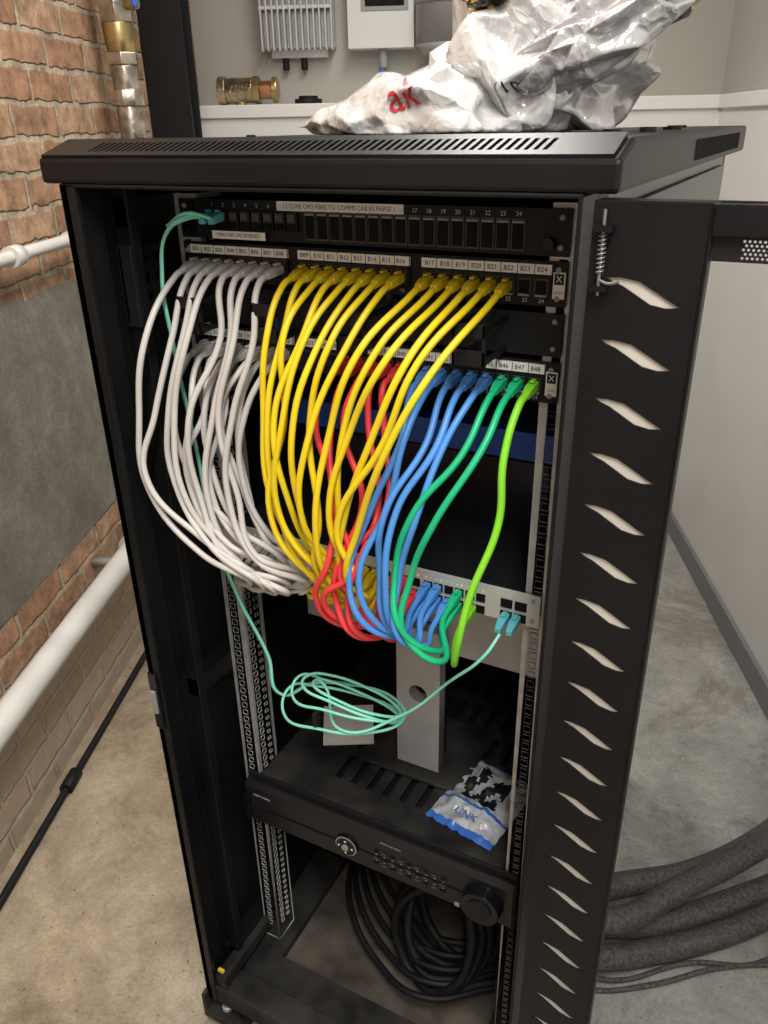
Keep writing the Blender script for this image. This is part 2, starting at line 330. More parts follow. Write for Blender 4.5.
def rail(name,sx,y0):
    pa=[]; z=.11
    while z<1.40:
        pa.append(rect(.010,z,.019,z+.0095)); z+=.0148
    wd=.032 if sx<0 else .026
    o=plate(name+'_front',rect(0,.075,wd,1.43),pa,.002,XZ(y0)@Matrix.Scale(1,4),GALV,cab)
    o.location.x = (-.2520 if sx<0 else .2205)
    pb=[]; z=.11
    while z<1.40:
        pb.append(rect(.010,z,.019,z+.0095)); pb.append(rect(.028,z+.002,.036,z+.008)); z+=.0148
    plate(name+'_side',rect(0,.075,.048,1.43),pb,.002,Matrix.Translation((0,y0,0))@YZ(-.2195 if sx<0 else .2460),GALV,cab)
rail('rail_left',-1,.004); rail('rail_right',1,.004)
rail('rear_rail_left',-1,.52); rail('rear_rail_right',1,.52)
mb=MB()
for z in (.10,.72,1.40):
    for sx in (-1,1):
        a,b=sorted((sx*.253,sx*.283)); mb.box((a,-.08 if sx<0 else .0,z),(b,.60,z+.03),BLACK)
mb.obj('rail_crossmembers',cab)
hl=[rect(.02+i*.018,.02+j*.022,.028+i*.018,.030+j*.022) for i in range(3) for j in range(3)]
plate('cable_bracket',rect(0,0,.075,.085),hl,.003,Matrix.Translation((0,-.085,1.29))@YZ(-.268),BLACKM,cab)
MB().box((-.272,-.085,1.285),(-.25,-.078,1.38),BLACKM).box((-HX+.001,F-.004,.70),(-HX+.016,F,.80),BLACKG).box((-HX+.004,F-.008,.73),(-HX+.012,F-.003,.77),GREYP).obj('latch_and_lip',cab,bevel=.001)
MB().box((-.262,F+.012,.118),(-.250,F+.018,.130),YTAG).box((-.262,F+.005,.10),(-.24,.02,.125),DUSTY).obj('earth_tag',cab)

# ------------------------------------------------------------------ front door (open flat to the right)
door=empty('cabinet_glass_door')
door.location=(.297,-.150,0); door.rotation_euler.z=math.radians(-1.5)
W=.56; SW=.088; DT=1.446
slot=[(0,.0086),(.012,.0092),(.026,.0070),(.040,-.0005),(.050,-.0062),(.059,-.0108),(.048,-.0120),(.036,-.0100),(.025,-.0037),(.014,.0026),(.005,.0060)]
SLOTLIGHT=M('painted_slot_light',(.52,.49,.44),.6,var=.1,scale=8)  # added strip; its pale colour paints the light seen in the slots
def strip(x0,nm,mir=False):
    hs=[]
    for i in range(27):
        z=1.381-.0492*i
        if z<.09: break
        hs.append([((x0+SW-.014-px) if mir else (x0+.014+px), z+pz) for px,pz in slot])
    plate(nm,rect(x0,.05,x0+SW,DT),hs,.0018,XZ(0),BLACK,door)
    box(nm+'_painted_light',(x0+.010,.0012,.08),(x0+SW-.010,.0024,1.41),SLOTLIGHT,door)
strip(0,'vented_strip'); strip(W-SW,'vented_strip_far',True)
mb=MB().box((0,-.001,.05),(.0025,.022,DT),BLACK).box((SW-.0025,-.004,.05),(SW,.012,DT),BLACK).box((W-.0025,-.001,.05),(W,.022,DT),BLACK).box((W-SW,-.004,.05),(W-SW+.0025,.012,DT),BLACK)
mb.box((SW,-.008,1.424),(W-SW,.012,DT),BLACKG).box((SW,-.008,.05),(W-SW,.012,.09),BLACK).box((0,-.001,DT-.003),(W,.022,DT),BLACK)
mb.obj('door_frame',door,bevel=.001)
hs=[]
for j in range(5):
    for i in range(110):
        cx=SW+.022+i*.0034+(j%2)*.0017; cz=1.4090+j*.0029
        if cx<.448: hs.append([(cx+.00115*math.cos(k*math.pi/3),cz+.00115*math.sin(k*math.pi/3)) for k in range(6)])
plate('perforated_header',rect(SW,1.406,W-SW,1.425),hs,.0012,XZ(0),BLACKM,door)
GL=bpy.data.materials.new('clear_door_glass'); GL.use_nodes=True; nt=GL.node_tree
for n in list(nt.nodes):
    if n.type!='OUTPUT_MATERIAL': nt.nodes.remove(n)
out=[n for n in nt.nodes if n.type=='OUTPUT_MATERIAL'][0]
tr=nt.nodes.new('ShaderNodeBsdfTransparent'); tr.inputs[0].default_value=(.99,.99,.99,1)
gl=nt.nodes.new('ShaderNodeBsdfGlossy'); gl.inputs['Roughness'].default_value=.03
mxs=nt.nodes.new('ShaderNodeMixShader'); mxs.inputs[0].default_value=.012; nt.links.new(tr.outputs[0],mxs.inputs[1]); nt.links.new(gl.outputs[0],mxs.inputs[2]); nt.links.new(mxs.outputs[0],out.inputs[0])
box('glass',(SW,-.002,.09),(W-SW,.002,1.406),GL,door)
hel=[]
for i in range(9*12+1):
    t=i/12*2*math.pi; hel.append((.010+.0028*math.cos(t),-.006+.0028*math.sin(t),1.392+i/(108)*.030))
cu=bpy.data.curves.new('spring','CURVE'); cu.dimensions='3D'; cu.bevel_depth=.0007
sp=cu.splines.new('POLY'); sp.points.add(len(hel)-1)
for q,c0 in zip(sp.points,hel): q.co=(*c0,1)
SPR=M('spring_steel',(.25,.25,.25),.4,.7)
cu.materials.append(SPR); link(bpy.data.objects.new('hinge_spring',cu),door)
tube('hinge_pin',[[(.010,-.006,1.376),(.010,-.006,1.39),(.010,-.006,1.440)],[(.010,-.006,1.388),(.018,-.008,1.386),(.026,-.008,1.388)]],.0014,SPR,door)
MB().box((.003,-.012,1.424),(.018,0,1.429),BLACKG).box((.003,-.012,1.380),(.018,0,1.384),BLACKG).obj('hinge_bracket',door)

# ------------------------------------------------------------------ rack units
U=.0445
def px(i): return -.219+i*.0175+(i//8)*.0165
Z1,Z2,Z3,Z4=1.425,1.376,1.325,1.275
def ears(mb,zt):
    for sx in (-1,1):
        for dz in (.008,.036):
            mb.cyl((sx*.2325,-.004,zt-dz),(sx*.2325,.0,zt-dz),.0030,GREYP,10)
fp=empty('fibre_patch_panel')
mb=MB().box((-.2413,-.002,Z1-U),(.2413,0,Z1),BLACKM).box((-.218,0,Z1-U+.001),(.218,.18,Z1-.001),BLACKM); ears(mb,Z1)
mb.box((-.222,-.006,Z1-.040),(-.218,0,Z1-.004),BLACKG)
FRAMEM=M('port_surround',(.045,.045,.048),.35)
for i in range(24):
    x=-.190+i*.0162+(.006 if i>7 else 0)
    if i<8:
        mb.box((x-.0068,-.007,Z1-.033),(x+.0068,-.002,Z1-.012),BLACKG).box((x-.005,-.0085,Z1-.022),(x+.005,-.007,Z1-.014),FRAMEM).box((x-.005,-.0085,Z1-.032),(x+.005,-.007,Z1-.024),DARK)
    else:
        mb.box((x-.0072,-.0035,Z1-.041),(x+.0072,-.0018,Z1-.010),FRAMEM).box((x-.0060,-.0042,Z1-.039),(x+.0060,-.0034,Z1-.0125),DARK).box((x-.0060,-.0048,Z1-.0145),(x+.0060,-.004,Z1-.0125),GREYP)
mb.cyl((.222,-.012,Z1-.032),(.222,-.002,Z1-.032),.006,BLACKG,16).cyl((-.228,-.01,Z1-.034),(-.228,-.002,Z1-.034),.005,BLACKG,16)
mb.obj('panel_body',fp,bevel=.0004)
box('label_top',(-.098,-.0032,Z1-.0105),(.062,-.002,Z1-.0003),LABEL,fp)
text('label_text','12 CORE OM3 FIBRE TO COMMS CAB IN PHASE 1',.0070,(-.018,-.0035,Z1-.0055),INK,fp,sx=.93)
box('label_low',(-.188,-.0105,Z1-.043),(-.112,-.009,Z1-.0342),LABEL,fp)
text('label_text_low','FIBRE PAIRS ARE REVERSED',.0060,(-.150,-.0108,Z1-.0385),INK,fp,sx=.86)
for i in range(24):
    x=-.190+i*.0162+(.006 if i>7 else 0)
    if i<8 or i>14: text('number_%d'%(i+1),str(i+1),.0062,(x,-.0035,Z1-.0060),PRINT,fp)
def copper(zt,start,nm):
    e=empty(nm)
    mb=MB().box((-.2413,-.002,zt-U),(.2413,0,zt),BLACKM).box((-.217,0,zt-U+.001),(.218,.05,zt-.001),BLACKM); ears(mb,zt)
    for g in range(3):
        xa=px(g*8)-.010; xb=px(g*8+7)+.010
        mb.box((xa,-.006,zt-.0345),(xb,-.002,zt-.014),BLACKG)
        mb.box((xa,-.0055,zt-.0128),(xb,-.002,zt-.003),LABEL)
        for k in range(9):
            xx=xa+(xb-xa)*k/8; mb.box((xx-.0004,-.0058,zt-.0128),(xx+.0004,-.0054,zt-.003),BLACKM)
    for i in range(24):
        x=px(i)
        mb.box((x-.0066,-.0064,zt-.0335),(x+.0066,-.0059,zt-.0170),FRAMEM).box((x-.0056,-.0070,zt-.0320),(x+.0056,-.0062,zt-.0185),DARK).box((x-.0058,-.0076,zt-.0345),(x+.0058,-.0058,zt-.0325),GREYP if i>20 else BLACKG)
    mb.box((.2275,-.0035,zt-.036),(.2400,-.002,zt-.010),LABEL).box((.2290,-.0042,zt-.022),(.2385,-.0035,zt-.0115),BLACKM)
    mb.obj('panel_body',e,bevel=.0003)
    for i in range(24):
        text('port_label_%d'%(i+1),'B%02d'%(start+i),.0070,(px(i),-.0062,zt-.008),INK,e)
        if i>12: text('port_number_%d'%(i+1),str(i+1),.0060,(px(i),-.0025,zt-.0395),PRINT,e)
    text('logo','excel',.011,(-.2320,-.0045,zt-.010),PRINT,e)
    text('cross_mark','X',.009,(.2338,-.0046,zt-.0168),LABEL,e)
    text('grade_mark','CAT6',.0036,(.2338,-.0038,zt-.030),INK,e)
    return e
copper(Z2,1,'copper_patch_panel'); copper(Z4,25,'copper_patch_panel')
cm=empty('cable_management_bar')
mb=MB().box((-.2413,-.002,Z3-U),(.2413,0,Z3),BLACKM); ears(mb,Z3)
for x in (-.19,-.08,.03,.165):
    for xx in (x-.018,x+.014):
        mb.box((xx,-.065,Z3-.043),(xx+.004,-.002,Z3-.037),BLACKM).box((xx,-.065,Z3-.010),(xx+.004,-.002,Z3-.004),BLACKM).box((xx,-.069,Z3-.045),(xx+.004,-.063,Z3-.002),BLACKM)
    mb.box((x-.018,-.069,Z3-.045),(x+.018,-.066,Z3-.028),BLACKM).box((x-.018,-.069,Z3-.016),(x+.018,-.066,Z3-.002),BLACKM)
mb.obj('bar_and_rings',cm,bevel=.001)
ZS=.990
sw=empty('network_switch')
SWF=M('switch_face',(.52,.52,.51),.4,.2,var=.05)
mb=MB().box((-.2413,-.003,ZS-U),(.2413,0,ZS),SWF).box((-.217,0,ZS-U),(.217,.30,ZS),M('switch_case',(.010,.010,.012),.45,spec=.25)); ears(mb,ZS)
for i in range(24):
    x=-.172+i*.0143+(i//6)*.003
    for k,z in enumerate((ZS-.020,ZS-.037)):
        mb.box((x-.0058,-.0045,z-.0058),(x+.0058,-.003,z+.0058),DARK).box((x-.0066,-.0038,z-.0066),(x+.0066,-.0029,z+.0066),GALV)
    mb.box((x-.004,-.0036,ZS-.0105),(x-.0022,-.0029,ZS-.0088),LEDG if i%3 else LEDY).box((x+.0022,-.0036,ZS-.0105),(x+.004,-.0029,ZS-.0088),LEDY if i%2 else LEDG)
for i in range(2):
    for z in (ZS-.019,ZS-.036): mb.box((.192+i*.018,-.0045,z-.006),(.207+i*.018,-.003,z+.006),DARK)
mb.obj('switch_body',sw,bevel=.0004)

# ------------------------------------------------------------------ patch cables
def boot(mb,x,z,mat,y=-.006,d=-.030,drop=.004,w=.0052,h=.005):
    vs=[]
    for yy,s,dz in ((y,1,0),(y+d*.55,1,-drop*.3),(y+d,.72,-drop)):
        vs+=[(x-w*s,yy,z+dz-h*s),(x+w*s,yy,z+dz-h*s),(x+w*s,yy,z+dz+h*s),(x-w*s,yy,z+dz+h*s)]
    fs=[(0,1,2,3),(8,11,10,9)]
    for k in (0,4):
        for i in range(4):
            j=(i+1)%4; fs.append((k+i,k+j,k+4+j,k+4+i))
    mb.add(vs,fs,mat)
    mb.box((x-.003,y+d*.4,z+h),(x+.003,y+d*.05,z+h+.0025),mat)
def group(name,mat,cables,r=.0041,bootmat=None):
    e=empty(name); paths=[]; mb=MB()
    for c in cables:
        (xs,zs),(xe,ze)=c['s'],c['e']
        j=lambda a: random.uniform(-a,a)
        pts=[(xs,-.030,zs-.003),(xs-.001,-.048+j(.004),zs-.009)]
        for (x,y,z) in c['m']: pts.append((x+j(.006),y+j(.010),z+j(.007)))
        pts+=[(xe,-.055,ze-.010),(xe,-.030,ze-.003)]
        paths.append(pts)
        boot(mb,xs,zs,bootmat or mat); boot(mb,xe,ze,bootmat or mat)
    tube('cables',paths,r,mat,e); mb.obj('boots',e,bevel=.0012)
    return e
def swx(i): return -.172+i*.0143+(i//6)*.003
ZP2=Z2-.025; ZP4=Z4-.025; ZSa=ZS-.020; ZSb=ZS-.037
U_=random.uniform
cs=[]
for k in range(16):
    t=(k%8)/7; deep = k>=8
    xs=px(k%8); zs=ZP4 if deep else ZP2
    yy=-.105+.03*t+(.025 if deep else 0)
    t2=min(1,t*(.75 if deep else 1)+(.28 if deep else 0))
    jb=U_(-.022,.018); t3=max(0,min(1,t2+U_(-.12,.12)))
    m=[]
    if not deep: m.append((lerp(-.222,-.095,t),yy+.01,1.285))
    m+=[(lerp(-.247,-.12,t2),yy-.01,1.19),(lerp(-.250,-.125,t3),yy-.012,1.10+jb),(lerp(-.180,-.095,t3),yy-.015,1.020+jb),(lerp(-.115,-.035,t2),yy-.005,.984+jb*.6)]
    cs.append(dict(s=(xs,zs),m=m,e=(swx(k//2),ZSa if k%2 else ZSb)))
group('white_patch_cables',WHITEC,cs,.0039)
cs=[]
ys=[8,9,10,11,12,13,14,15,16,17,18,19,20,21]
xm=[-.066,-.056,-.046,-.036,-.026,-.008,.004,.014,.034,.046,.060,.086,.098,.120]
xl=[-.068,-.048,-.058,-.030,-.040,-.014,.010,-.004,.016,.040,.028,.058,.048,.070]
for n,i in enumerate(ys):
    t=n/13; yy=-.080-.045*t; jb=U_(-.022,.016)
    m=[(lerp(px(i),xm[n],.45),yy,1.295),(xm[n],yy-.02,1.21),(xl[n],yy-.02,1.10+jb),(lerp(-.035,.060,t)+U_(-.010,.010),yy-.01,1.03+jb),(lerp(.005,.065,t),yy+.01,.995+jb)]
    cs.append(dict(s=(px(i),ZP2),m=m,e=(swx(8+n//2),ZSa if n%2 else ZSb)))
group('yellow_patch_cables',YELC,cs,.0037)
cs=[]
for n,i in enumerate([11,12,13,14,15]):
    t=n/4
    m=[(lerp(-.018,.062,t),-.070,1.20),(lerp(.012,.086,t),-.100,1.12),(lerp(.030,.074,(t*2.3)%1),-.125,1.05),(lerp(.008,.060,t),-.130,1.00),(lerp(.022,.072,t),-.120,.960),(lerp(.060,.092,t),-.090,.948)]
    cs.append(dict(s=(px(i),ZP4),m=m,e=(swx(15+n//2),ZSa if n%2 else ZSb)))
group('red_patch_cables',REDC,cs,.0037)
cs=[]
for n,i in enumerate([16,17,18,19,20]):
    t=n/4
    m=[(lerp(.096,.150,t),-.095,1.20),(lerp(.080,.128,t),-.12,1.13),(lerp(.066,.118,t)+U_(-.008,.008),-.13,1.04),(lerp(.070,.120,t),-.13,.985),(lerp(.105,.135,t),-.105,.958)]
    cs.append(dict(s=(px(i),ZP4),m=m,e=(swx(18+n//2),ZSa if n%2 else ZSb)))
group('blue_patch_cables',BLUEC,cs,.0038)
cs=[]
for n,i in enumerate([21,22]):
    t=n
    m=[(lerp(.165,.19,t),-.085,1.20),(lerp(.132,.155,t),-.12,1.13),(lerp(.112,.130,t),-.13,1.05),(lerp(.122,.130,t),-.135,.99),(lerp(.158,.158,t),-.11,.955)]
    cs.append(dict(s=(px(i),ZP4),m=m,e=(swx(21),ZSa if n else ZSb)))
group('green_patch_cables',GRNC,cs,.0038)
group('lime_patch_cable',LIMEC,[dict(s=(px(23),ZP4),m=[(.214,-.090,1.19),(.212,-.105,1.12),(.198,-.115,1.04),(.182,-.118,.975),(.176,-.105,.945)],e=(swx(22)+.005,ZSb))],.0042)
fj=empty('aqua_fibre_jumper')
path=[(-.188,-.018,Z1-.019),(-.196,-.040,Z1-.018),(-.215,-.055,Z1-.030),(-.230,-.060,1.345),(-.232,-.055,1.26),(-.226,-.045,1.12),(-.215,-.045,1.00),(-.185,-.045,.90),(-.138,-.05,.815)]
cx,cy,cz=-.020,-.05,.780
for k in range(4*8+1):
    a=math.pi-2*math.pi*k/8; w=k//8
    path.append((cx+(.100-.010*w)*math.cos(a)+.008*w, cy+(.052-.006*w)*math.sin(a), cz-.012*w*math.sin(a)*.6+.014*math.cos(a*1.0+w*1.3)+(.010*w-.015)))
path+=[(.01,-.10,.775),(.09,-.075,.81),(.15,-.06,.875),(.195,-.06,.93),(.205,-.04,ZS-.040)]
p2=[(x+.004,y-.003,z+.003) for x,y,z in path[:12]]
tube('jumper',[path,p2],.0021,AQUAC,fj)
mb=MB()
boot(mb,-.188,Z1-.018,AQUAP,-.009,-.02); boot(mb,-.174,Z1-.018,AQUAP,-.009,-.02); boot(mb,.2,ZS-.036,AQUAP,-.005,-.03); boot(mb,.214,ZS-.036,AQUAP,-.005,-.03)
mb.box((-.03,-.105,.768),(-.024,-.095,.79),BLACKM)
mb.obj('connectors',fj,bevel=.001)
tube('upper_lead',[[(-.174,-.026,Z1-.019),(-.195,-.045,Z1-.012),(-.217,-.055,Z1-.026)]],.0021,AQUAC,fj)

# ------------------------------------------------------------------ monitor inside
mo=empty('computer_monitor')
Yb=.15
mb=MB().box((-.20,Yb,.75),(.215,Yb+.035,.86),SILVER).box((-.20,Yb,.86),(.215,Yb+.035,1.135),BLACKG).box((-.185,Yb-.003,.875),(.20,Yb,1.095),SCREEN).box((-.20,Yb-.004,1.098),(.215,Yb+.035,1.137),BLUEB)
mb.obj('display',mo,bevel=.004)
n=28; hole=[(.02+.016*math.cos(2*math.pi*k/n),.675+.016*math.sin(2*math.pi*k/n)) for k in range(n)]
plate('stand_column',rect(-.018,.522,.058,.80),[hole],.022,XZ(Yb-.015),SILVER,mo)
box('stand_foot',(-.07,.10,.5115),(.11,.26,.520),DUSTY,mo,bevel=.003)
box('column_core',(-.012,Yb-.003,.53),(.052,Yb+.02,.80),BLACKM,mo)

# ------------------------------------------------------------------ shelf and recorder
sh=empty('vented_shelf')
hs=[]
for j in range(5):
    for i in range(10):
        x=-.10+i*.030; y=.05+j*.075; hs.append([(x,y),(x+.012,y),(x+.012,y+.055),(x,y+.055)])
plate('tray',rect(-.217,.0,.217,.46),hs,.002,Matrix.Translation((0,0,.510)),DUSTY,sh)
MB().box((-.2413,-.004,.500),(.2413,0,.511),BLACKM).box((-.217,0,.490),(-.214,.46,.511),BLACKM).box((.214,0,.490),(.217,.46,.511),BLACKM).obj('lips',sh,bevel=.001)
nv=empty('video_recorder')
NT,NB=.499,.405
mb=MB().box((-.210,0,NB),(.210,.40,NT-.004),BLACKM)
mb.prism([(-.010,NT),(0.0,NT),(0.0,NB),(-.010,NB),(-.018,NB+.012),(-.018,NT-.008)],-.240,.240,M('recorder_face',(.011,.011,.013),.32,spec=.35))
mb.box((-.225,-.0195,NB+.045),(.225,-.018,NB+.047),DARK)
yf=-.018
mb.cyl((-.040,yf-.004,NB+.044),(-.040,yf,NB+.044),.021,BLACKG,32).cyl((-.040,yf-.0045,NB+.044),(-.040,yf-.004,NB+.044),.0195,GREYP,32).cyl((-.040,yf-.006,NB+.044),(-.040,yf-.0045,NB+.044),.017,BLACKG,32).cyl((-.040,yf-.009,NB+.044),(-.040,yf-.006,NB+.044),.006,GREYP,20)
for k in range(4):
    a=k*math.pi/2; mb.cyl((-.040+.012*math.cos(a),yf-.0065,NB+.044+.012*math.sin(a)),(-.040+.012*math.cos(a),yf-.006,NB+.044+.012*math.sin(a)),.002,LABEL,8)
mb.cyl((.195,yf-.018,NB+.046),(.195,yf,NB+.046),.030,BLACKG,40,.033).cyl((.195,yf-.02,NB+.046),(.195,yf-.018,NB+.046),.019,BLACKM,32)
for r_ in range(3):
    for i in range(9):
        x=.010+i*.0145; z=NB+.030+r_*.013
        mb.box((x,yf-.003,z),(x+.008,yf,z+.0028),FRAMEM if (i+r_)%2 else BLACKG)
        if r_<2: mb.box((x+.002,yf-.0005,z+.0065),(x+.006,yf+.0,z+.0072),PRINT)
mb.box((-.238,-.030,NB+.02),(-.228,-.016,NT-.02),BLACKG).box((.150,yf-.001,NB+.01),(.158,yf,NB+.018),GREYP)
mb.obj('recorder_body',nv,bevel=.001)
text('front_print','NETWORK',.007,(-.205,yf-.0008,NT-.022),PRINT,nv)
text('front_print_small','DIGITAL RECORDER',.004,(.04,yf-.0008,NT-.014),PRINT,nv)

bagm=M('clear_polybag',(.40,.43,.47),.15,0,var=.35,scale=30,bump=.9,bscale=35)
BPR=M('bag_blue_print',(.04,.14,.5),.25)
pb=empty('parts_polybag'); pb.location=(.145,.105,.5125); pb.rotation_euler.z=math.radians(-10)
mb=MB(); n=26; vs=[];fs=[]
for j in range(n+1):
    for i in range(n+1):
        u,v=i/n,j/n; e=min(u,1-u,v,1-v)
        z=.003+.018*min(1,e*5)*(.6+.6*noise.noise(Vector((u*5,v*5,1))))+.006*noise.noise(Vector((u*13,v*13,4)))
        vs.append(((u-.5)*.118,(v-.5)*.155,max(.001,z)))
for j in range(n):
    for i in range(n):
        a=j*(n+1)+i; fs.append((a,a+1,a+n+2,a+n+1))
mb.add(vs,fs,bagm)
for k,(p_) in enumerate(mb.f):
    u=(k%n)/n; v=(k//n)/n
    if v<.06 or v>.93: mb.m[k]=mb.mi(BPR)
    elif .38<v<.85 and .15<u<.75 and noise.noise(Vector((u*8,v*8,9)))>-.08: mb.m[k]=mb.mi(BLACKM)
    elif .28<v<.31: mb.m[k]=mb.mi(BPR)
o=mb.obj('bag',pb,smooth=True)
text('bag_print','LINK',.018,(.0,-.052,.020),BPR,pb,rotx=0)

k=empty('folded_card'); k.location=(-.135,.16,.512); k.rotation_euler.z=.5
MB().prism([(-.04,0),(.04,0.0),(.04,.002),(-.04,.002)],-.045,.045,CARD).prism([(-.04,.002),(.03,.028),(.03,.030),(-.04,.004)],-.045,.045,CARD).obj('card',k)
k=empty('loose_power_adaptor'); k.location=(-.085,.26,.512); k.rotation_euler.z=.3
MB().box((-.03,-.02,0),(.03,.02,.035),BLACKM).box((.0,-.006,.035),(.02,.006,.05),M('red_tag',(.5,.02,.02),.5)).obj('adaptor',k,bevel=.004)

k=empty('coiled_power_leads'); paths=[]
for c_ in range(7):
    r0=.075+.008*(c_%3); pts=[]
    for a_ in range(0,22):
        a=a_*math.pi/5+c_; pts.append((.07+r0*1.0*math.cos(a)+.004*c_, .08+.02*c_*.6+.02*math.sin(a*2+c_)*.5+.035*math.sin(a), .165+(r0+.02)*math.sin(a)*.95+.002*c_))
    paths.append(pts)
for c_ in range(5):
    paths.append([(-.03+.02*c_,.30,.06),(-.02+.018*c_,.22,.12),(-.02+.016*c_,.20,.25),(.0+.012*c_,.28,.36)])
tube('leads',paths,.0085,BLACKM,k)
paths=[]
k=empty('loose_black_cables')
for c_ in range(5):
    y=-.01+.03*c_; paths.append([(-.19,.25+y,.085),(-.12,.12+y,.10),(-.02,.05+y,.085),(.08,.02+y,.10),(.19,.10+y,.09)])
tube('cables',paths,.006,BLACKM,k)
k=empty('braided_trunk_cables')
tube('thick_sleeves',[
 [(.31,.36,.11),(.34,.40,.095),(.48,.52,.085),(.62,.70,.10),(.72,.95,.07),(.76,1.1,.04)],
 [(.31,.31,.07),(.34,.33,.060),(.42,.39,.040),(.56,.52,.040),(.70,.68,.045),(.80,.87,.045)],
 [(.31,.28,.125),(.36,.31,.11),(.44,.42,.105),(.58,.60,.115),(.70,.82,.08),(.75,1.0,.04)],
 [(.31,.25,.050),(.36,.28,.040),(.42,.33,.028),(.56,.45,.028),(.70,.62,.028),(.84,.80,.028)]],.025,SLEEVE,k)
tube('thin_leads',[[(.30,.23,.05),(.36,.25,.012),(.50,.36,.01),(.62,.42,.01),(.70,.55,.01)],[(.30,.20,.045),(.34,.22,.01),(.44,.28,.01),(.56,.38,.01),(.75,.48,.01)]],.005,SLEEVE,k)

# ------------------------------------------------------------------ crumpled bag on the cabinet
def plastic(name,base,spots=None,scale=9,thr=.5,c3=None,rough=.2):
    m=bpy.data.materials.new(name); m.use_nodes=True; nt=m.node_tree; N=nt.nodes; L=nt.links
    b=N['Principled BSDF']; b.inputs['Roughness'].default_value=rough; b.inputs['Coat Weight'].default_value=.6; b.inputs['Metallic'].default_value=.25
    tc=N.new('ShaderNodeTexCoord'); v=N.new('ShaderNodeTexVoronoi'); v.feature='F1'; v.inputs['Scale'].default_value=30; v.inputs['Detail'].default_value=1.5
    wn=N.new('ShaderNodeTexNoise'); wn.inputs['Scale'].default_value=14; L.new(tc.outputs['Object'],wn.inputs['Vector'])
    ad=N.new('ShaderNodeVectorMath'); ad.operation='MULTIPLY_ADD'; L.new(wn.outputs['Color'],ad.inputs[0]); ad.inputs[1].default_value=(.08,.08,.08); L.new(tc.outputs['Object'],ad.inputs[2]); L.new(ad.outputs[0],v.inputs['Vector'])
    bp=N.new('ShaderNodeBump'); bp.inputs['Strength'].default_value=.45; bp.inputs['Distance'].default_value=.012; L.new(v.outputs['Distance'],bp.inputs['Height']); L.new(bp.outputs[0],b.inputs['Normal'])
    b.inputs['Base Color'].default_value=(*base,1)
    if spots:
        n=N.new('ShaderNodeTexNoise'); n.inputs['Scale'].default_value=scale; n.inputs['Detail'].default_value=1; L.new(tc.outputs['Object'],n.inputs['Vector'])
        r=N.new('ShaderNodeValToRGB'); r.color_ramp.interpolation='CONSTANT'; e=r.color_ramp.elements; e[0].color=(*base,1); e[1].position=thr; e[1].color=(*spots,1)
        if c3: x=r.color_ramp.elements.new(thr+.07); x.color=(*c3,1)
        L.new(n.outputs['Fac'],r.inputs['Fac']); L.new(r.outputs[0],b.inputs['Base Color'])
    return m
PW=plastic('bag_silver_white',(.74,.74,.75)); PG=plastic('bag_inner_grey',(.52,.52,.54)); PB=plastic('bag_black_yellow',(.015,.013,.012),(.75,.50,.02),16,.56,(.015,.013,.012))
PR=M('bag_red_print',(.60,.03,.04),.35)
bag=empty('crumpled_cement_bag')
def ridge(q): return 1-min(1,abs(noise.noise(q))*2.6)
def blob(name,c,s,mat,amp,seed,shape=None,sub=5,rot=0.,ratio=.07):
    bm=bmesh.new(); bmesh.ops.create_icosphere(bm,subdivisions=sub,radius=1)
    Rm=Matrix.Rotation(rot,3,'Y')
    for v in bm.verts:
        d=v.co.normalized(); q=d*1.35+Vector((seed,seed*.3,0))
        w_=Vector((noise.noise(q+Vector((9,0,0))),noise.noise(q+Vector((0,9,0))),noise.noise(q+Vector((0,0,9)))))
        q2=q+w_*.6
        k=1+amp*((ridge(q2)-.5)*.8+(ridge(q2*2.3+Vector((5,1,2)))-.5)*.45+(ridge(q2*5)-.5)*.2)
        co=Vector((d.x*s[0],d.y*s[1],d.z*s[2]))
        if shape: co=shape(co,d)
        co=Rm@(co*k)+Vector(c)
        if co.z<1.4885: co.z=1.4885+abs(noise.noise(q*4))*.002
        v.co=co
    me=bpy.data.meshes.new(name); bm.to_mesh(me); bm.free()
    t=bpy.data.objects.new('tmp',me); COL.objects.link(t); dm=t.modifiers.new('d','DECIMATE'); dm.ratio=ratio
    dg=bpy.context.evaluated_depsgraph_get(); dg.update(); me2=bpy.data.meshes.new_from_object(t.evaluated_get(dg)); bpy.data.objects.remove(t)
    me2.materials.clear(); me2.materials.append(mat); me2.name=name
    bm=bmesh.new(); bm.from_mesh(me2)
    cl=bm.edges.layers.float.get('crease_edge') or bm.edges.layers.float.new('crease_edge')
    rr=random.Random(int(seed*10))
    for e in bm.edges:
        try: an=abs(e.calc_face_angle_signed())
        except Exception: an=0
        e[cl]=.85 if (an>.7 and rr.random()<.6) else (.4 if an>.4 else 0.)
    for f in bm.faces: f.smooth=True
    bm.to_mesh(me2); bm.free()
    o=bpy.data.objects.new(name,me2); link(o,bag)
    ss=o.modifiers.new('soft_folds','SUBSURF'); ss.levels=2; ss.render_levels=2
    return o
def wedge(co,d):
    t=(d.x+1)/2; f=.10+.95*t**.9; return Vector((co.x,co.y*(.35+.7*t),co.z*f+.0))
b1=blob('flat_fold',(-.038,.20,1.500),(.152,.12,.098),PW,.26,3.1,wedge)
b2=blob('main_body',(.085,.26,1.555),(.086,.11,.122),PW,.46,8.2)
b3=blob('upright_fold',(.140,.30,1.548),(.095,.09,.080),PW,.46,1.7,rot=-.3)
b4=blob('mouth_fold',(.228,.25,1.612),(.078,.06,.032),PB,.42,5.5,rot=-.35)
b5=blob('side_fold',(.185,.22,1.580),(.100,.06,.040),PG,.46,9.5,rot=-.45)
b6=blob('top_fold',(.085,.18,1.628),(.040,.03,.014),PB,.4,2.5,rot=-.1)
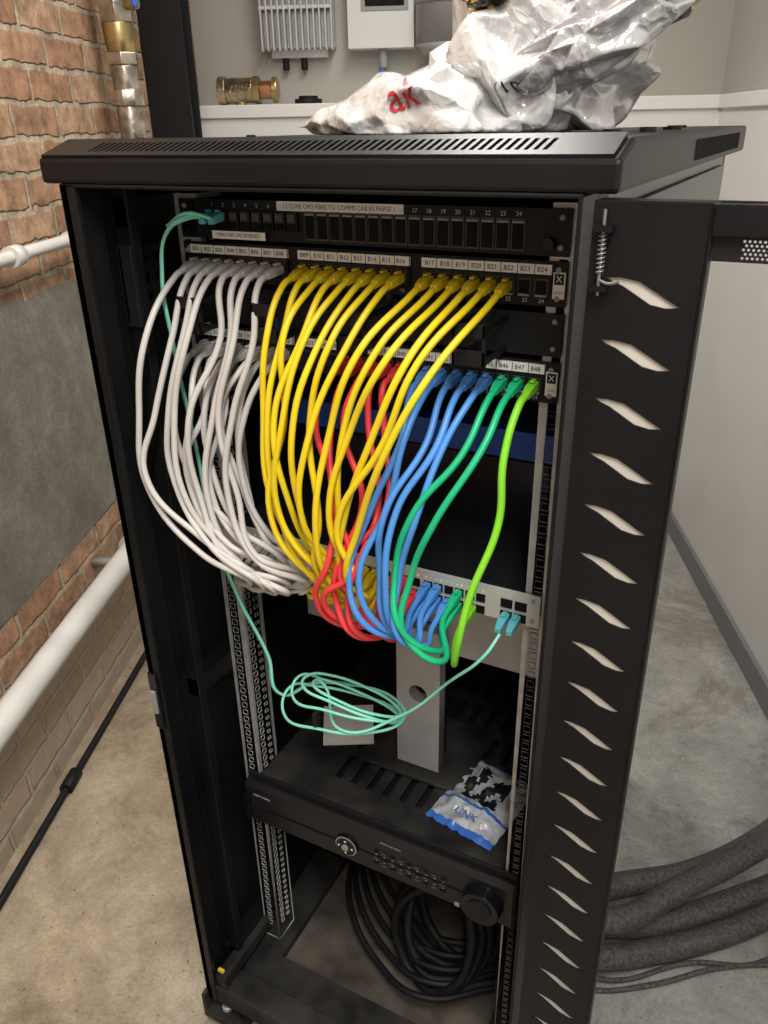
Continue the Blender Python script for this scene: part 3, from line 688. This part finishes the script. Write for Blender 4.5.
def decal(name,body,size,x,z,target,rotz=0.,mat=None):
    cu=bpy.data.curves.new('t','FONT'); cu.body=body; cu.size=size; t=bpy.data.objects.new('t',cu); COL.objects.link(t)
    dg=bpy.context.evaluated_depsgraph_get(); dg.update(); me=bpy.data.meshes.new_from_object(t.evaluated_get(dg)); bpy.data.objects.remove(t)
    bm=bmesh.new(); bm.from_mesh(me); bmesh.ops.triangulate(bm,faces=bm.faces); bmesh.ops.subdivide_edges(bm,edges=bm.edges,cuts=3,use_grid_fill=True)
    mt=bpy.data.meshes.new_from_object(target.evaluated_get(dg)); bt=bmesh.new(); bt.from_mesh(mt); tree=BVHTree.FromBMesh(bt)
    dirv=Vector((0,1,0))
    for v in bm.verts:
        cx_=v.co.x*math.cos(rotz)-v.co.y*math.sin(rotz); cz_=v.co.x*math.sin(rotz)+v.co.y*math.cos(rotz)
        o=Vector((x+cx_,-.05,z+cz_)); h_=tree.ray_cast(o,dirv)
        v.co=(h_[0]-dirv*.002) if h_[0] else o+dirv*.3
    bm.to_mesh(me); bm.free(); me.materials.clear(); me.materials.append(mat or PR)
    ob=bpy.data.objects.new(name,me); link(ob,bag)
decal('red_logo','ak',.046,-.015,1.512,b1,.2)
decal('small_print','(1032)',.015,.105,1.530,b2,.0,INK)

# ------------------------------------------------------------------ lights
def area(name,s,w,z,sx,sy,power,col):
    l=bpy.data.lights.new(name,'AREA'); l.shape='RECTANGLE'; l.size=sx; l.size_y=sy; l.energy=power; l.color=col
    o=bpy.data.objects.new(name,l); x=math.cos(R)*s-math.sin(R)*w; y=math.sin(R)*s+math.cos(R)*w
    o.location=(x,y,z); o.rotation_euler=(0,0,R); COL.objects.link(o)
area('ceiling_light_1',.25,-1.3,2.6,.3,1.2,52,(1,.97,.91))
area('ceiling_light_2',.1,1.1,2.6,.3,1.2,23,(1,.97,.91))
area('ceiling_light_3',-.4,0,2.6,.3,.9,13,(1,.91,.77))
w_=bpy.data.worlds.new('world'); w_.use_nodes=True; w_.node_tree.nodes['Background'].inputs[0].default_value=(.5,.48,.45,1); w_.node_tree.nodes['Background'].inputs[1].default_value=.3; scene.world=w_

# ------------------------------------------------------------------ camera
cd=bpy.data.cameras.new('camera'); cam=bpy.data.objects.new('camera',cd); COL.objects.link(cam)
r_=Vector((.8896,.4601,-.0178)).normalized(); b_=Vector((.4161,-.7919,.4385)); b_=(b_-r_*b_.dot(r_)).normalized(); u_=b_.cross(r_)
m=Matrix(((r_.x,u_.x,b_.x,.451),(r_.y,u_.y,b_.y,-.796),(r_.z,u_.z,b_.z,1.5),(0,0,0,1)))
cam.matrix_world=m
cd.sensor_fit='VERTICAL'; cd.sensor_height=24; cd.lens=24*790/1024; cd.clip_start=.02
scene.camera=cam
